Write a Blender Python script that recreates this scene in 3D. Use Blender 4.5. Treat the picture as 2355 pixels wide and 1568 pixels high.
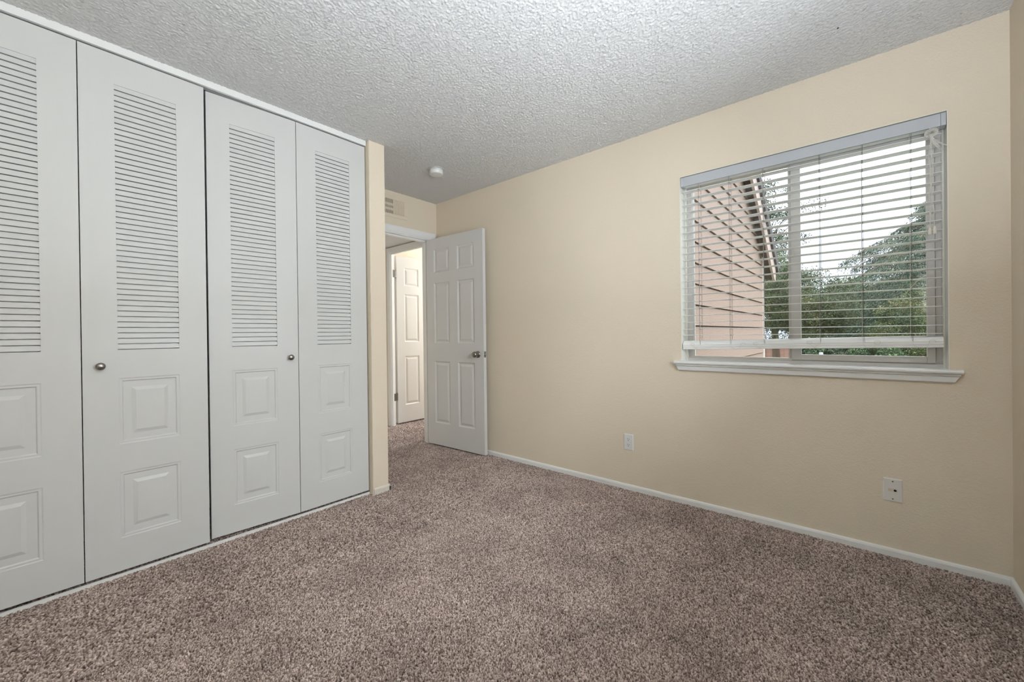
import bpy, bmesh, math, random
import numpy as np
from mathutils import Vector, Matrix

random.seed(7)
rng = np.random.default_rng(7)
for o in list(bpy.data.objects):
    bpy.data.objects.remove(o, do_unlink=True)
S = bpy.context.scene
COL = S.collection

# ------------------------------------------------------------------ camera
F_PX, YAW, PITCH, ROLL, CAM_H = 934.23, 0.864212, -0.003910, -0.0117143, 1.09363
CX, CY = 1177.5, 772.35
fw = Vector((math.sin(YAW), math.cos(YAW), 0)); rt = Vector((math.cos(YAW), -math.sin(YAW), 0)); up = Vector((0, 0, 1))
f2 = fw * math.cos(PITCH) + up * math.sin(PITCH)
u2 = up * math.cos(PITCH) - fw * math.sin(PITCH)
r3 = rt * math.cos(ROLL) + u2 * math.sin(ROLL)
u3 = u2 * math.cos(ROLL) - rt * math.sin(ROLL)
cam_d = bpy.data.cameras.new('camera'); cam = bpy.data.objects.new('camera', cam_d); COL.objects.link(cam)
M = Matrix((r3, u3, -f2)).transposed().to_4x4(); M.translation = Vector((0, 0, CAM_H))
cam.matrix_world = M
cam_d.sensor_width = 36; cam_d.sensor_fit = 'HORIZONTAL'; cam_d.lens = 36 * F_PX / 2355
cam_d.shift_x = 0; cam_d.shift_y = -(784 - CY) / 2355
cam_d.clip_start = .02; cam_d.clip_end = 300
S.camera = cam

# ------------------------------------------------------------------ world, lights, exposure
S.view_settings.view_transform = 'Standard'; S.view_settings.look = 'None'
S.view_settings.exposure = 0.07; S.view_settings.gamma = 1; S.view_settings.use_curve_mapping = False
W = bpy.data.worlds.new('overcast_sky'); S.world = W; W.use_nodes = True
nt = W.node_tree; nt.nodes.clear()
wo = nt.nodes.new('ShaderNodeOutputWorld'); bg = nt.nodes.new('ShaderNodeBackground')
tc = nt.nodes.new('ShaderNodeTexCoord'); sx = nt.nodes.new('ShaderNodeSeparateXYZ'); cr = nt.nodes.new('ShaderNodeValToRGB')
cr.color_ramp.elements[0].position = 0.0; cr.color_ramp.elements[0].color = (.205, .225, .265, 1)
cr.color_ramp.elements[1].position = 0.5; cr.color_ramp.elements[1].color = (.95, .97, 1, 1)
e = cr.color_ramp.elements.new(.16); e.color = (.24, .255, .285, 1)
nt.links.new(tc.outputs['Generated'], sx.inputs[0]); nt.links.new(sx.outputs['Z'], cr.inputs[0])
nt.links.new(cr.outputs[0], bg.inputs[0]); nt.links.new(bg.outputs[0], wo.inputs[0])
bg.inputs['Strength'].default_value = 5.2

def area_light(name, loc, direction, sx_, sy_, energy, color=(1, 1, 1)):
    l = bpy.data.lights.new(name, 'AREA'); l.shape = 'RECTANGLE'; l.size = sx_; l.size_y = sy_; l.energy = energy; l.color = color
    o = bpy.data.objects.new(name, l); COL.objects.link(o); o.location = loc
    o.rotation_euler = Vector(direction).to_track_quat('-Z', 'Z').to_euler(); return o
# added fill entering by a made-up window behind the camera; daylight through the window of the room across the hall
area_light('added_window_light', (1.05, -1.02, 1.5), (.65, 1, 0), 1.3, 1.2, 78, (.86, .92, 1))
# stand-in for a bounced flash: added light behind the camera, aimed at the ceiling
area_light('bounce_flash_fill', (.06, -.28, 1.27), (0, 0, 1), .28, .28, 84, (.785, .877, 1))
area_light('daylight_other_room', (4.9, 4.12, 1.95), (-1, 0, -.72), .4, .5, 84, (.80, .88, 1))

# ------------------------------------------------------------------ helpers
MATS = {}
def lin(c):
    return tuple(((v / 255 + .055) / 1.055) ** 2.4 if v / 255 > .04045 else v / 255 / 12.92 for v in c) + (1,)
def mat(name, rgb, rough=.5, metal=0, bump=None, noise=None, spec=.5, trans=0):
    """bump=(scale,strength,distance[,kind])  noise=(scale, rgb2, contrast)"""
    if name in MATS: return MATS[name]
    m = bpy.data.materials.new(name); m.use_nodes = True; t = m.node_tree; p = t.nodes['Principled BSDF']
    c = rgb if len(rgb) == 4 else lin(rgb)
    p.inputs['Base Color'].default_value = c; p.inputs['Roughness'].default_value = rough; p.inputs['Metallic'].default_value = metal
    p.inputs['Specular IOR Level'].default_value = spec
    co = t.nodes.new('ShaderNodeTexCoord')
    if noise:
        n = t.nodes.new('ShaderNodeTexNoise'); n.inputs['Scale'].default_value = noise[0]; n.inputs['Detail'].default_value = 4
        r = t.nodes.new('ShaderNodeValToRGB'); k = noise[2]
        r.color_ramp.elements[0].position = .5 - k; r.color_ramp.elements[0].color = c
        r.color_ramp.elements[1].position = .5 + k; r.color_ramp.elements[1].color = noise[1] if len(noise[1]) == 4 else lin(noise[1])
        t.links.new(co.outputs['Object'], n.inputs['Vector']); t.links.new(n.outputs['Fac'], r.inputs[0]); t.links.new(r.outputs[0], p.inputs['Base Color'])
    if bump:
        n = t.nodes.new('ShaderNodeTexNoise'); n.inputs['Scale'].default_value = bump[0]; n.inputs['Detail'].default_value = bump[3] if len(bump) > 3 else 2
        b = t.nodes.new('ShaderNodeBump'); b.inputs['Strength'].default_value = bump[1]; b.inputs['Distance'].default_value = bump[2]
        t.links.new(co.outputs['Object'], n.inputs['Vector']); t.links.new(n.outputs['Fac'], b.inputs['Height']); t.links.new(b.outputs[0], p.inputs['Normal'])
    MATS[name] = m; return m

class MB:
    def __init__(s): s.v = []; s.f = []
    def add(s, vs, fs):
        n = len(s.v); s.v += [tuple(v) for v in vs]; s.f += [tuple(i + n for i in f) for f in fs]; return s
    def box(s, x0, x1, y0, y1, z0, z1):
        x0, x1 = min(x0, x1), max(x0, x1); y0, y1 = min(y0, y1), max(y0, y1)
        return s.add([(x0, y0, z0), (x1, y0, z0), (x1, y1, z0), (x0, y1, z0), (x0, y0, z1), (x1, y0, z1), (x1, y1, z1), (x0, y1, z1)],
                     [(0, 3, 2, 1), (4, 5, 6, 7), (0, 1, 5, 4), (1, 2, 6, 5), (2, 3, 7, 6), (3, 0, 4, 7)])
    def prism(s, pts, axis, a, b, b_off=None):
        """extrude polygon pts (2D in the other two axes) from a to b along axis"""
        n = len(pts)
        def mk(p, t):
            if axis == 0: return (t, p[0], p[1])
            if axis == 1: return (p[0], t, p[1])
            return (p[0], p[1], t)
        vs = [mk(p, a) for p in pts] + [mk(p, b) for p in pts]
        fs = [tuple(range(n))[::-1], tuple(range(n, 2 * n))] + [(i, (i + 1) % n, n + (i + 1) % n, n + i) for i in range(n)]
        return s.add(vs, fs)
    def lathe(s, prof, seg=24, center=(0, 0, 0), axis=(0, 0, 1)):
        """prof: (r, h) list"""
        q = Vector(axis).to_track_quat('Z', 'Y'); c = Vector(center); vs = []; fs = []
        for r, h in prof:
            for k in range(seg):
                a = 2 * math.pi * k / seg; vs.append(tuple(q @ Vector((r * math.cos(a), r * math.sin(a), h)) + c))
        for i in range(len(prof) - 1):
            for k in range(seg):
                k2 = (k + 1) % seg; fs.append((i * seg + k, i * seg + k2, (i + 1) * seg + k2, (i + 1) * seg + k))
        fs.append(tuple(range(seg))[::-1]); fs.append(tuple((len(prof) - 1) * seg + k for k in range(seg)))
        return s.add(vs, fs)
    def tube(s, pts, r, seg=6):
        pts = [Vector(p) for p in pts]; n = len(pts); vs = []; fs = []
        for i, p in enumerate(pts):
            d = (pts[min(i + 1, n - 1)] - pts[max(i - 1, 0)])
            if d.length < 1e-9: d = Vector((0, 0, 1))
            d.normalize(); ref = Vector((1, 0, 0)) if abs(d.x) < .9 else Vector((0, 1, 0))
            s1 = ref.cross(d).normalized()
            if i and s1.dot(prev) < 0: s1 = -s1
            prev = s1; s2 = d.cross(s1); rr = r[i] if isinstance(r, (list, tuple)) else r
            for k in range(seg):
                a = 2 * math.pi * k / seg; vs.append(tuple(p + s1 * (rr * math.cos(a)) + s2 * (rr * math.sin(a))))
        for i in range(n - 1):
            for k in range(seg):
                k2 = (k + 1) % seg; fs.append((i * seg + k, i * seg + k2, (i + 1) * seg + k2, (i + 1) * seg + k))
        fs.append(tuple(range(seg))[::-1]); fs.append(tuple((n - 1) * seg + k for k in range(seg)))
        return s.add(vs, fs)
    def build(s, name, m, parent=None, smooth=False, bevel=0, loc=None, fix=True):
        me = bpy.data.meshes.new(name); me.from_pydata(s.v, [], s.f); me.update()
        if fix:
            b = bmesh.new(); b.from_mesh(me); bmesh.ops.recalc_face_normals(b, faces=b.faces); b.to_mesh(me); b.free()
        if smooth:
            for p in me.polygons: p.use_smooth = True
            try: me.set_sharp_from_angle(angle=math.radians(40))
            except Exception: pass
        o = bpy.data.objects.new(name, me); COL.objects.link(o); me.materials.append(m)
        if parent: o.parent = parent
        if loc: o.location = loc
        if bevel:
            bv = o.modifiers.new('bevel', 'BEVEL'); bv.width = bevel; bv.segments = 2; bv.limit_method = 'ANGLE'
        return o

def tag(o, label=None, cat=None, group=None, kind=None):
    if label: o['label'] = label
    if cat: o['category'] = cat
    if group: o['group'] = group
    if kind: o['kind'] = kind
    return o
def empty(name, loc=(0, 0, 0), rz=0, **k):
    o = bpy.data.objects.new(name, None); COL.objects.link(o); o.location = loc; o.rotation_euler = (0, 0, rz); o.empty_display_size = .1
    return tag(o, **k)

# ------------------------------------------------------------------ dimensions
XW = 2.683      # window wall
YC = 2.590      # closet door faces
YP = 2.545      # partition end face
YD = 3.295      # bedroom door wall
YN = -.493      # wall right behind the camera
XB = -1.30      # wall behind the camera's left
H = 2.44
WL, WR, WB, WT = .865, -.311, .911, 2.084   # window opening
XP0, XP1 = 1.494, 1.615

# ------------------------------------------------------------------ materials
M_tan = mat('tan_wall_paint', (228, 215, 194), .75, bump=(150, .42, .004, 3), spec=.25)
M_white = mat('white_door_paint', (209, 209, 206), .42, bump=(260, .05, .001), spec=.4)
M_trim = mat('white_trim_paint', (236, 236, 233), .38, spec=.45)
M_doorw = mat('white_panel_door_paint', (212, 211, 208), .45, bump=(200, .04, .001), spec=.4)
M_cream = mat('cream_reveal_paint', (238, 236, 225), .5, bump=(60, .25, .003))
M_vinyl = mat('vinyl_frame', (206, 202, 196), .42)
M_blind = mat('white_blind_slat', (246, 246, 243), .38)
M_ladder = mat('backlit_ladder_string', (104, 96, 92), .8)  # pale string given a dark colour to carry its backlit shade
M_cord = mat('white_cord', (224, 220, 210), .8)
M_nickel = mat('satin_nickel', (150, 148, 143), .3, 1)
M_steel = mat('steel_hinge', (160, 160, 158), .35, 1)
M_dark = mat('dark_cavity', (22, 18, 15), .9)
M_black = mat('black_hole', (8, 8, 8), .6)
M_plate = mat('white_plastic_plate', (226, 225, 222), .35)
M_ivory = mat('ivory_plastic', (222, 210, 184), .4)
M_screw = mat('brass_screw', (120, 100, 75), .4, 1)

def popcorn():
    m = bpy.data.materials.new('popcorn_ceiling'); m.use_nodes = True; t = m.node_tree; p = t.nodes['Principled BSDF']
    p.inputs['Base Color'].default_value = lin((222, 224, 224)); p.inputs['Roughness'].default_value = .9; p.inputs['Specular IOR Level'].default_value = .15
    co = t.nodes.new('ShaderNodeTexCoord')
    v = t.nodes.new('ShaderNodeTexVoronoi'); v.inputs['Scale'].default_value = 110; v.feature = 'SMOOTH_F1'
    n = t.nodes.new('ShaderNodeTexNoise'); n.inputs['Scale'].default_value = 75; n.inputs['Detail'].default_value = 5
    a = t.nodes.new('ShaderNodeMath'); a.operation = 'SUBTRACT'
    b = t.nodes.new('ShaderNodeBump'); b.inputs['Strength'].default_value = .8; b.inputs['Distance'].default_value = .006
    t.links.new(co.outputs['Object'], v.inputs['Vector']); t.links.new(co.outputs['Object'], n.inputs['Vector'])
    t.links.new(n.outputs['Fac'], a.inputs[0]); t.links.new(v.outputs['Distance'], a.inputs[1]); t.links.new(a.outputs[0], b.inputs['Height'])
    t.links.new(b.outputs[0], p.inputs['Normal']); return m
M_pop = popcorn()
M_popflat = mat('popcorn_paint', (224, 223, 220), .9, bump=(330, .6, .0016, 3), spec=.15)

def carpet():
    m = bpy.data.materials.new('brown_cut_pile_carpet'); m.use_nodes = True; t = m.node_tree; p = t.nodes['Principled BSDF']
    p.inputs['Roughness'].default_value = 1; p.inputs['Specular IOR Level'].default_value = .05
    at = t.nodes.new('ShaderNodeAttribute'); at.attribute_name = 'yarn_depth_shade'
    r = t.nodes.new('ShaderNodeValToRGB'); cs = r.color_ramp
    cs.elements[0].position = .0; cs.elements[0].color = (.055, .036, .029, 1)
    cs.elements[1].position = 1; cs.elements[1].color = (.76, .645, .59, 1)
    e = cs.elements.new(.28); e.color = (.20, .145, .12, 1)
    e = cs.elements.new(.6); e.color = (.44, .348, .302, 1)
    co = t.nodes.new('ShaderNodeTexCoord'); n = t.nodes.new('ShaderNodeTexNoise'); n.inputs['Scale'].default_value = 3.2; n.inputs['Detail'].default_value = 5; n.inputs['Roughness'].default_value = .65
    r2 = t.nodes.new('ShaderNodeValToRGB'); r2.color_ramp.elements[0].position = .36; r2.color_ramp.elements[0].color = (.76, .76, .76, 1); r2.color_ramp.elements[1].position = .6; r2.color_ramp.elements[1].color = (1, 1, 1, 1)
    mx = t.nodes.new('ShaderNodeMix'); mx.data_type = 'RGBA'; mx.blend_type = 'MULTIPLY'; mx.inputs[0].default_value = 1
    t.links.new(at.outputs['Fac'], r.inputs[0]); t.links.new(co.outputs['Object'], n.inputs['Vector']); t.links.new(n.outputs['Fac'], r2.inputs[0])
    t.links.new(r.outputs[0], mx.inputs[6]); t.links.new(r2.outputs[0], mx.inputs[7]); t.links.new(mx.outputs[2], p.inputs['Base Color'])
    return m
M_carpet = carpet()

# ------------------------------------------------------------------ floor (cut pile carpet: real tufted surface)
def grid_mesh(x0, x1, y0, y1, st):
    nx = int(round((x1 - x0) / st)) + 1; ny = int(round((y1 - y0) / st)) + 1
    X, Y = np.meshgrid(np.linspace(x0, x1, nx), np.linspace(y0, y1, ny))
    j = st * .42
    X = X + rng.uniform(-j, j, X.shape); Y = Y + rng.uniform(-j, j, Y.shape)
    X[:, 0] = x0; X[:, -1] = x1; Y[0] = y0; Y[-1] = y1
    R = rng.random(X.shape); Z = -.007 + .011 * R
    yarn_depth_shade = np.clip(.60 * R + .80 * rng.random(X.shape) - .22, 0, 1)  # random yarn tone plus painted depth shade: lower tufts come out darker
    co = np.stack([X, Y, Z], -1).reshape(-1, 3)
    i = np.arange(nx * ny).reshape(ny, nx)
    f = np.stack([i[:-1, :-1], i[:-1, 1:], i[1:, 1:], i[1:, :-1]], -1).reshape(-1, 4)
    return co, f, yarn_depth_shade.reshape(-1)
parts = [grid_mesh(-.45, 1.8, -.5, 1.9, .0030), grid_mesh(1.8, 2.69, -.5, 1.9, .0036), grid_mesh(-.45, 2.69, 1.9, 3.42, .0042), grid_mesh(1.75, 3.7, 3.42, 4.5, .0055)]
def coarse(x0, x1, y0, y1):
    return np.array([(x0, y0, -.003), (x1, y0, -.003), (x1, y1, -.003), (x0, y1, -.003)]), np.array([(0, 1, 2, 3)]), np.full(4, .5)
parts += [(np.array([(-.5, -.55, -.010), (2.69, -.55, -.010), (2.69, 3.3, -.010), (-.5, 3.3, -.010), (1.7, 3.3, -.010), (3.75, 3.3, -.010), (3.75, 4.55, -.010), (1.7, 4.55, -.010)]), np.array([(0, 1, 2, 3), (4, 5, 6, 7)]), np.full(8, .1))]
parts += [coarse(XB - .1, -.45, -.6, 3.3), coarse(3.7, 5.6, 3.42, 4.6)]
vo = 0; Vs = []; Fs = []; Ys = []
for c, f, y in parts:
    Vs.append(c); Fs.append(f + vo); Ys.append(y); vo += len(c)
Vs = np.concatenate(Vs); Fs = np.concatenate(Fs); Ys = np.concatenate(Ys)
def np_mesh(name, V, F, m, parent=None, attr=None, smooth=False):
    me = bpy.data.meshes.new(name); k = F.shape[1]
    me.vertices.add(len(V)); me.vertices.foreach_set('co', V.astype(np.float32).ravel())
    me.loops.add(F.size); me.loops.foreach_set('vertex_index', F.astype(np.int32).ravel())
    me.polygons.add(len(F)); me.polygons.foreach_set('loop_start', np.arange(0, F.size, k, dtype=np.int32))
    me.polygons.foreach_set('use_smooth', np.full(len(F), smooth))
    me.update(calc_edges=True); me.validate()
    if attr is not None:
        a = me.attributes.new('yarn_depth_shade', 'FLOAT', 'POINT'); a.data.foreach_set('value', attr.astype(np.float32))
    o = bpy.data.objects.new(name, me); COL.objects.link(o); me.materials.append(m)
    if parent: o.parent = parent
    return o
fl = np_mesh('floor', Vs, Fs, M_carpet, attr=Ys)
tag(fl, 'brown speckled cut pile carpet covering the bedroom and hall floor', 'floor', kind='structure')

# ------------------------------------------------------------------ shell
def struct(name, mb, m, label, cat, **k):
    return tag(mb.build(name, m, **k), label, cat, kind='structure')
def popcorn_grid(x0, x1, y0, y1, st, z, amp):
    nx = int((x1 - x0) / st) + 1; ny = int((y1 - y0) / st) + 1
    X, Y = np.meshgrid(np.linspace(x0, x1, nx), np.linspace(y0, y1, ny)); j = st * .4
    X = X + rng.uniform(-j, j, X.shape); Y = Y + rng.uniform(-j, j, Y.shape)
    Z = z - amp * rng.random(X.shape) ** 1.6
    i = np.arange(nx * ny).reshape(ny, nx)
    return np.stack([X, Y, Z], -1).reshape(-1, 3), np.stack([i[:-1, :-1], i[1:, :-1], i[1:, 1:], i[:-1, 1:]], -1).reshape(-1, 4)
cv, cf = popcorn_grid(-.6, XW + .005, YN - .01, YD + .005, .0044, H, .0046)
n0 = len(cv); bx = MB().box(XB - .1, XW + .15, -.6, YD + .11, H + .002, H + .1)
bv = np.array(bx.v); bf = np.array(bx.f) + n0
tag(np_mesh('ceiling', np.concatenate([cv, bv]), np.concatenate([cf, bf]), M_popflat, smooth=True), 'white popcorn textured bedroom ceiling', 'ceiling', kind='structure')
w = MB()
w.box(XW, XW + .15, -.6, WR, -.1, H); w.box(XW, XW + .15, WL, YD + .11, -.1, H)
w.box(XW, XW + .15, WR, WL, -.1, WB - .018); w.box(XW, XW + .15, WR, WL, WT, H)
struct('wall_right', w, M_tan, 'long tan bedroom wall with the window and blind', 'wall')
w = MB(); w.box(XB - .1, .75, YN - .1, YN, -.1, H); w.box(1.95, XW, YN - .1, YN, -.1, H); w.box(.75, 1.95, YN - .1, YN, -.1, .9); w.box(.75, 1.95, YN - .1, YN, 2.1, H)
struct('wall_near', w, M_tan, 'tan wall at the right edge beside the window wall corner', 'wall')
w = MB().box(XB - .1, XB, YN, YD, -.1, H)
struct('wall_back', w, M_tan, 'plain tan wall behind the camera', 'wall')
struct('wall_partition', MB().box(XP0, XP1, YP, YD, -.1, H), M_tan, 'narrow tan wall end between closet doors and door alcove', 'wall', bevel=.006)
w = MB(); DX0, DX1, DZ = 1.80, 2.60, 2.060
w.box(XB - .1, DX0, YD, YD + .11, -.1, H); w.box(DX1, XW, YD, YD + .11, -.1, H); w.box(DX0, DX1, YD, YD + .11, DZ, H)
struct('wall_far', w, M_tan, 'tan wall above the bedroom doorway with the air grille', 'wall')

# hall and the room across it
HX = 2.79; HZ = 2.16; HY0, HY1 = 3.515, 4.305
struct('ceiling_hall', MB().box(1.6, HX, YD + .11, 4.7, HZ, HZ + .1), M_pop, 'low white textured hall ceiling beyond the doorway', 'ceiling')
w = MB()
w.box(HX, HX + .043, YD + .11, HY0, -.1, H); w.box(HX, HX + .043, HY1, 4.7, -.1, H); w.box(HX, HX + .043, HY0, HY1, 2.095, H)
struct('wall_hall', w, M_tan, 'tan hall wall around the second doorway', 'wall')
w = MB(); w.box(1.5, 1.6, YD + .11, 4.7, -.1, H); w.box(1.5, HX, 4.7, 4.8, -.1, H)
struct('wall_hall_left', w, M_tan, 'tan hall walls hidden behind the partition', 'wall')
w = MB(); w.box(HX + .043, 5.6, 4.46, 4.56, -.1, H); w.box(HX + .095, 5.6, YD + .02, YD + .12, -.1, H); w.box(5.5, 5.6, YD + .1, 4.5, -.1, H)
struct('wall_other_room', w, M_tan, 'bright tan wall of the room across the hall', 'wall')
struct('ceiling_other_room', MB().box(HX, 5.6, YD + .1, 4.56, H, H + .1), M_pop, 'ceiling of the room across the hall', 'ceiling')

# baseboards: small rounded profile
def base_profile(h=.037, t=.012):
    return [(0, -.006), (t, -.006), (t, h - .012), (t * .75, h - .004), (t * .35, h), (0, h)]
struct('baseboard_right', MB().prism([(XW - a, z) for a, z in base_profile()], 1, YN, YD), M_trim, 'thin white baseboard along the window wall', 'baseboard')
struct('baseboard_near', MB().prism([(YN + a, z) for a, z in base_profile()], 0, XB, XW - .012), M_trim, 'thin white baseboard at the bottom right corner', 'baseboard')
w = MB().prism([(YP - a, z) for a, z in base_profile(.043, .009)], 0, XP0 + .004, XP1 + .009)
w.prism([(XP1 + a, z) for a, z in base_profile(.043, .009)], 1, YP - .009, YD)
struct('baseboard_partition', w, mat('rough_white_paint', (216, 208, 196), .6, bump=(90, .5, .004)), 'rough painted baseboard at the foot of the narrow partition', 'baseboard')

# closet interior and trims
w = MB(); w.box(XB, XP0, 3.2, 3.29, -.1, H)
struct('wall_closet_back', w, M_tan, 'back wall inside the closet behind the bifold doors', 'wall')
struct('trim_1', MB().box(XB, XP0 - .003, YC - .012, YC + .006, 2.405, H).box(XB, XP0 - .002, YC + .006, YC + .05, 2.412, H), M_trim, 'thin white fascia strip along the ceiling above the closet doors', 'trim', bevel=.001)
struct('trim_2', MB().box(XB, XP0 - .003, YC - .003, YC + .006, -.006, .013), M_trim, 'thin white threshold strip on the carpet below the closet doors', 'trim')

# ------------------------------------------------------------------ panel doors
def panel_front(mb, W_, H_, holes, ring, louver=None, z0=0):
    """front face at y=0 facing -y; holes = list of (x0,x1,z0,z1,kind)"""
    xs = sorted({0, W_} | {h[0] for h in holes} | {h[1] for h in holes}); zs = sorted({z0, H_} | {h[2] for h in holes} | {h[3] for h in holes})
    for i in range(len(xs) - 1):
        for j in range(len(zs) - 1):
            cx, cz = (xs[i] + xs[i + 1]) / 2, (zs[j] + zs[j + 1]) / 2
            if any(h[0] < cx < h[1] and h[2] < cz < h[3] for h in holes): continue
            mb.add([(xs[i], 0, zs[j]), (xs[i + 1], 0, zs[j]), (xs[i + 1], 0, zs[j + 1]), (xs[i], 0, zs[j + 1])], [(0, 1, 2, 3)])
    for x0, x1, a, b, kind in holes:
        if kind == 'panel':
            R = [(x0, x1, a, b, 0)] + [(x0 + d, x1 - d, a + d, b - d, y) for d, y in ring]
            for k in range(len(R) - 1):
                p, q = R[k], R[k + 1]
                P = [(p[0], p[4], p[2]), (p[1], p[4], p[2]), (p[1], p[4], p[3]), (p[0], p[4], p[3])]
                Q = [(q[0], q[4], q[2]), (q[1], q[4], q[2]), (q[1], q[4], q[3]), (q[0], q[4], q[3])]
                mb.add(P + Q, [(0, 1, 5, 4), (1, 2, 6, 5), (2, 3, 7, 6), (3, 0, 4, 7)])
            q = R[-1]; mb.add([(q[0], q[4], q[2]), (q[1], q[4], q[2]), (q[1], q[4], q[3]), (q[0], q[4], q[3])], [(0, 1, 2, 3)])
        else:
            n = louver; st = (b - a) / n; D = .022
            for k in range(n):
                zb = a + k * st; zt = zb + st
                # slat face: flush at its bottom edge, sunk at its top; open dark slot under the next slat
                mb.add([(x0, .0025, zb + .0044), (x1, .0025, zb + .0044), (x1, .0048, zt), (x0, .0048, zt)], [(0, 1, 2, 3)])
                mb.add([(x0, .0025, zb + .0044), (x1, .0025, zb + .0044), (x1, D, zb + .0048), (x0, D, zb + .0048)], [(3, 2, 1, 0)])
                mb.add([(x0, .0048, zb), (x1, .0048, zb), (x1, D, zb - .001), (x0, D, zb - .001)], [(0, 1, 2, 3)])
                mb.add([(x0, D, zb - .001), (x1, D, zb - .001), (x1, D, zb + .0048), (x0, D, zb + .0048)], [(0, 1, 2, 3)])
            for x in (x0, x1):
                mb.add([(x, 0, a), (x, D, a), (x, D, b), (x, 0, b)], [(0, 1, 2, 3)])
            mb.add([(x0, 0, b), (x1, 0, b), (x1, D, b), (x0, D, b)], [(0, 1, 2, 3)])
            mb.add([(x0, 0, a), (x1, 0, a), (x1, D, a), (x0, D, a)], [(0, 1, 2, 3)])
def slab_rest(mb, W_, H_, T, z0=0):
    mb.add([(0, 0, z0), (W_, 0, z0), (W_, T, z0), (0, T, z0), (0, 0, H_), (W_, 0, H_), (W_, T, H_), (0, T, H_)],
           [(0, 3, 2, 1), (4, 5, 6, 7), (1, 2, 6, 5), (2, 3, 7, 6), (3, 0, 4, 7)])

LEAF = .4535; GAP = .0036
closet_ring = [(.004, .0016), (.012, .0016), (.0165, .0062), (.045, .0062), (.060, .0012)]
def closet_leaf(parent, x, z0=.026, rz=0, pivot=0, knob=None, dz=0, dy=0, inset=0):
    W_ = LEAF - GAP
    mb = MB(); holes = [(.1135, .3355, 1.043, 2.262, 'louver'), (.1135, .3355, .608, .913, 'panel'), (.1135, .3355, .175, .479, 'panel')]
    panel_front(mb, W_, 2.398, holes, closet_ring, 48, z0); slab_rest(mb, W_, 2.398, .032, z0)
    if inset: mb.v = [(max(a, inset), b, c) for a, b, c in mb.v]
    if pivot: mb.v = [(a - pivot, b, c) for a, b, c in mb.v]
    o = mb.build('door_leaf', M_white, parent, fix=False)
    o.location = (x + GAP / 2 + pivot, YC + dy, dz); o.rotation_euler = (0, 0, rz)
    if knob is not None:
        kb = MB().lathe([(.007, 0), (.007, .012), (.0105, .016), (.0155, .021), (.0165, .026), (.013, .031), (.006, .0335), (.0005, .034)], 28, (knob - pivot, 0, .972), (0, -1, 0))
        kb.build('knob', M_nickel, o, smooth=True)
    return o
d1 = empty('door_1', (0, 0, 0), label='white bifold closet door at far left with louvers, panels and an oval knob', cat='closet door', kind='structure')
X0 = .128
closet_leaf(d1, X0 - LEAF); closet_leaf(d1, X0, knob=.185 - X0 - GAP / 2)
d2 = empty('door_2', (0, 0, 0), label='white bifold closet door beside the tan partition with a small round knob', cat='closet door', kind='structure')
closet_leaf(d2, X0 + LEAF, rz=-.062, inset=.010, pivot=LEAF - GAP, knob=.985 - X0 - LEAF)
closet_leaf(d2, X0 + 2 * LEAF)
d0 = empty('door_5', (0, 0, 0), label='closet door left of the frame', cat='closet door', kind='structure')
closet_leaf(d0, X0 - 2 * LEAF); closet_leaf(d0, X0 - 3 * LEAF)

six_ring = [(.003, .0015), (.010, .0075), (.020, .0085), (.036, .003), (.040, .002)]
def six_panel(parent, name, z0=.014, top=2.046, flip=False, back=True, m=None):
    cols = [(.110, .326), (.434, .650)]; rows = [(.23, .838), (1.015, 1.61), (1.712, 1.94)]
    mb = MB(); holes = [(a, b, c, d, 'panel') for a, b in cols for c, d in rows]
    panel_front(mb, .76, top, holes, six_ring, None, z0); slab_rest(mb, .76, top, .035, z0)
    return mb.build(name, m or M_doorw, parent, fix=False)
def hinge(parent, loc, name='hinge', w=.03, d=(1, 0), h=.085, gap=.0, z=0):
    mb = MB().tube([(0, 0, -h / 2), (0, 0, h / 2)], .0055, 10).tube([(0, 0, h / 2), (0, 0, h / 2 + .006)], .004, 8)
    mb.box(-w, 0, .001, .004, -h / 2, h / 2).box(0, w, .001, .004, -h / 2, h / 2)
    for sx_ in (-.6, .6):
        for k in (-.6, 0, .6): mb.lathe([(.0035, 0), (.003, .0012)], 8, (sx_ * w, .001, k * h / 2), (0, -1, 0))
    return mb.build(name, M_steel, parent, smooth=True, loc=loc)
def round_knob(parent, loc, axis):
    mb = MB().lathe([(.031, 0), (.031, .004), (.027, .009), (.014, .012), (.011, .020), (.014, .028), (.022, .034), (.0265, .043), (.0265, .050), (.022, .058), (.012, .0625), (.0005, .064)], 32, loc, axis)
    return mb.build('door_knob', M_nickel, parent, smooth=True)

# bedroom door, swung open against the window wall. local x: free edge -> hinge, front (-y local) faces the room (-x world)
P_free = Vector((2.5930, 2.5475)); P_hinge = Vector((2.5585, 3.3066))
ang = math.atan2(P_hinge.y - P_free.y, P_hinge.x - P_free.x)
d3 = empty('door_3', (P_free.x, P_free.y, 0), ang, label='white six-panel bedroom door standing open against the window wall', cat='door', kind='structure')
s3 = MB()
cols = [(.110, .326), (.434, .650)]; rows = [(.23, .838), (1.015, 1.61), (1.712, 1.94)]
holes = [(a, b, c, d, 'panel') for a, b in cols for c, d in rows]
panel_front(s3, .76, 2.046, holes, six_ring, None, .014); slab_rest(s3, .76, 2.046, .035, .014)
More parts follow.
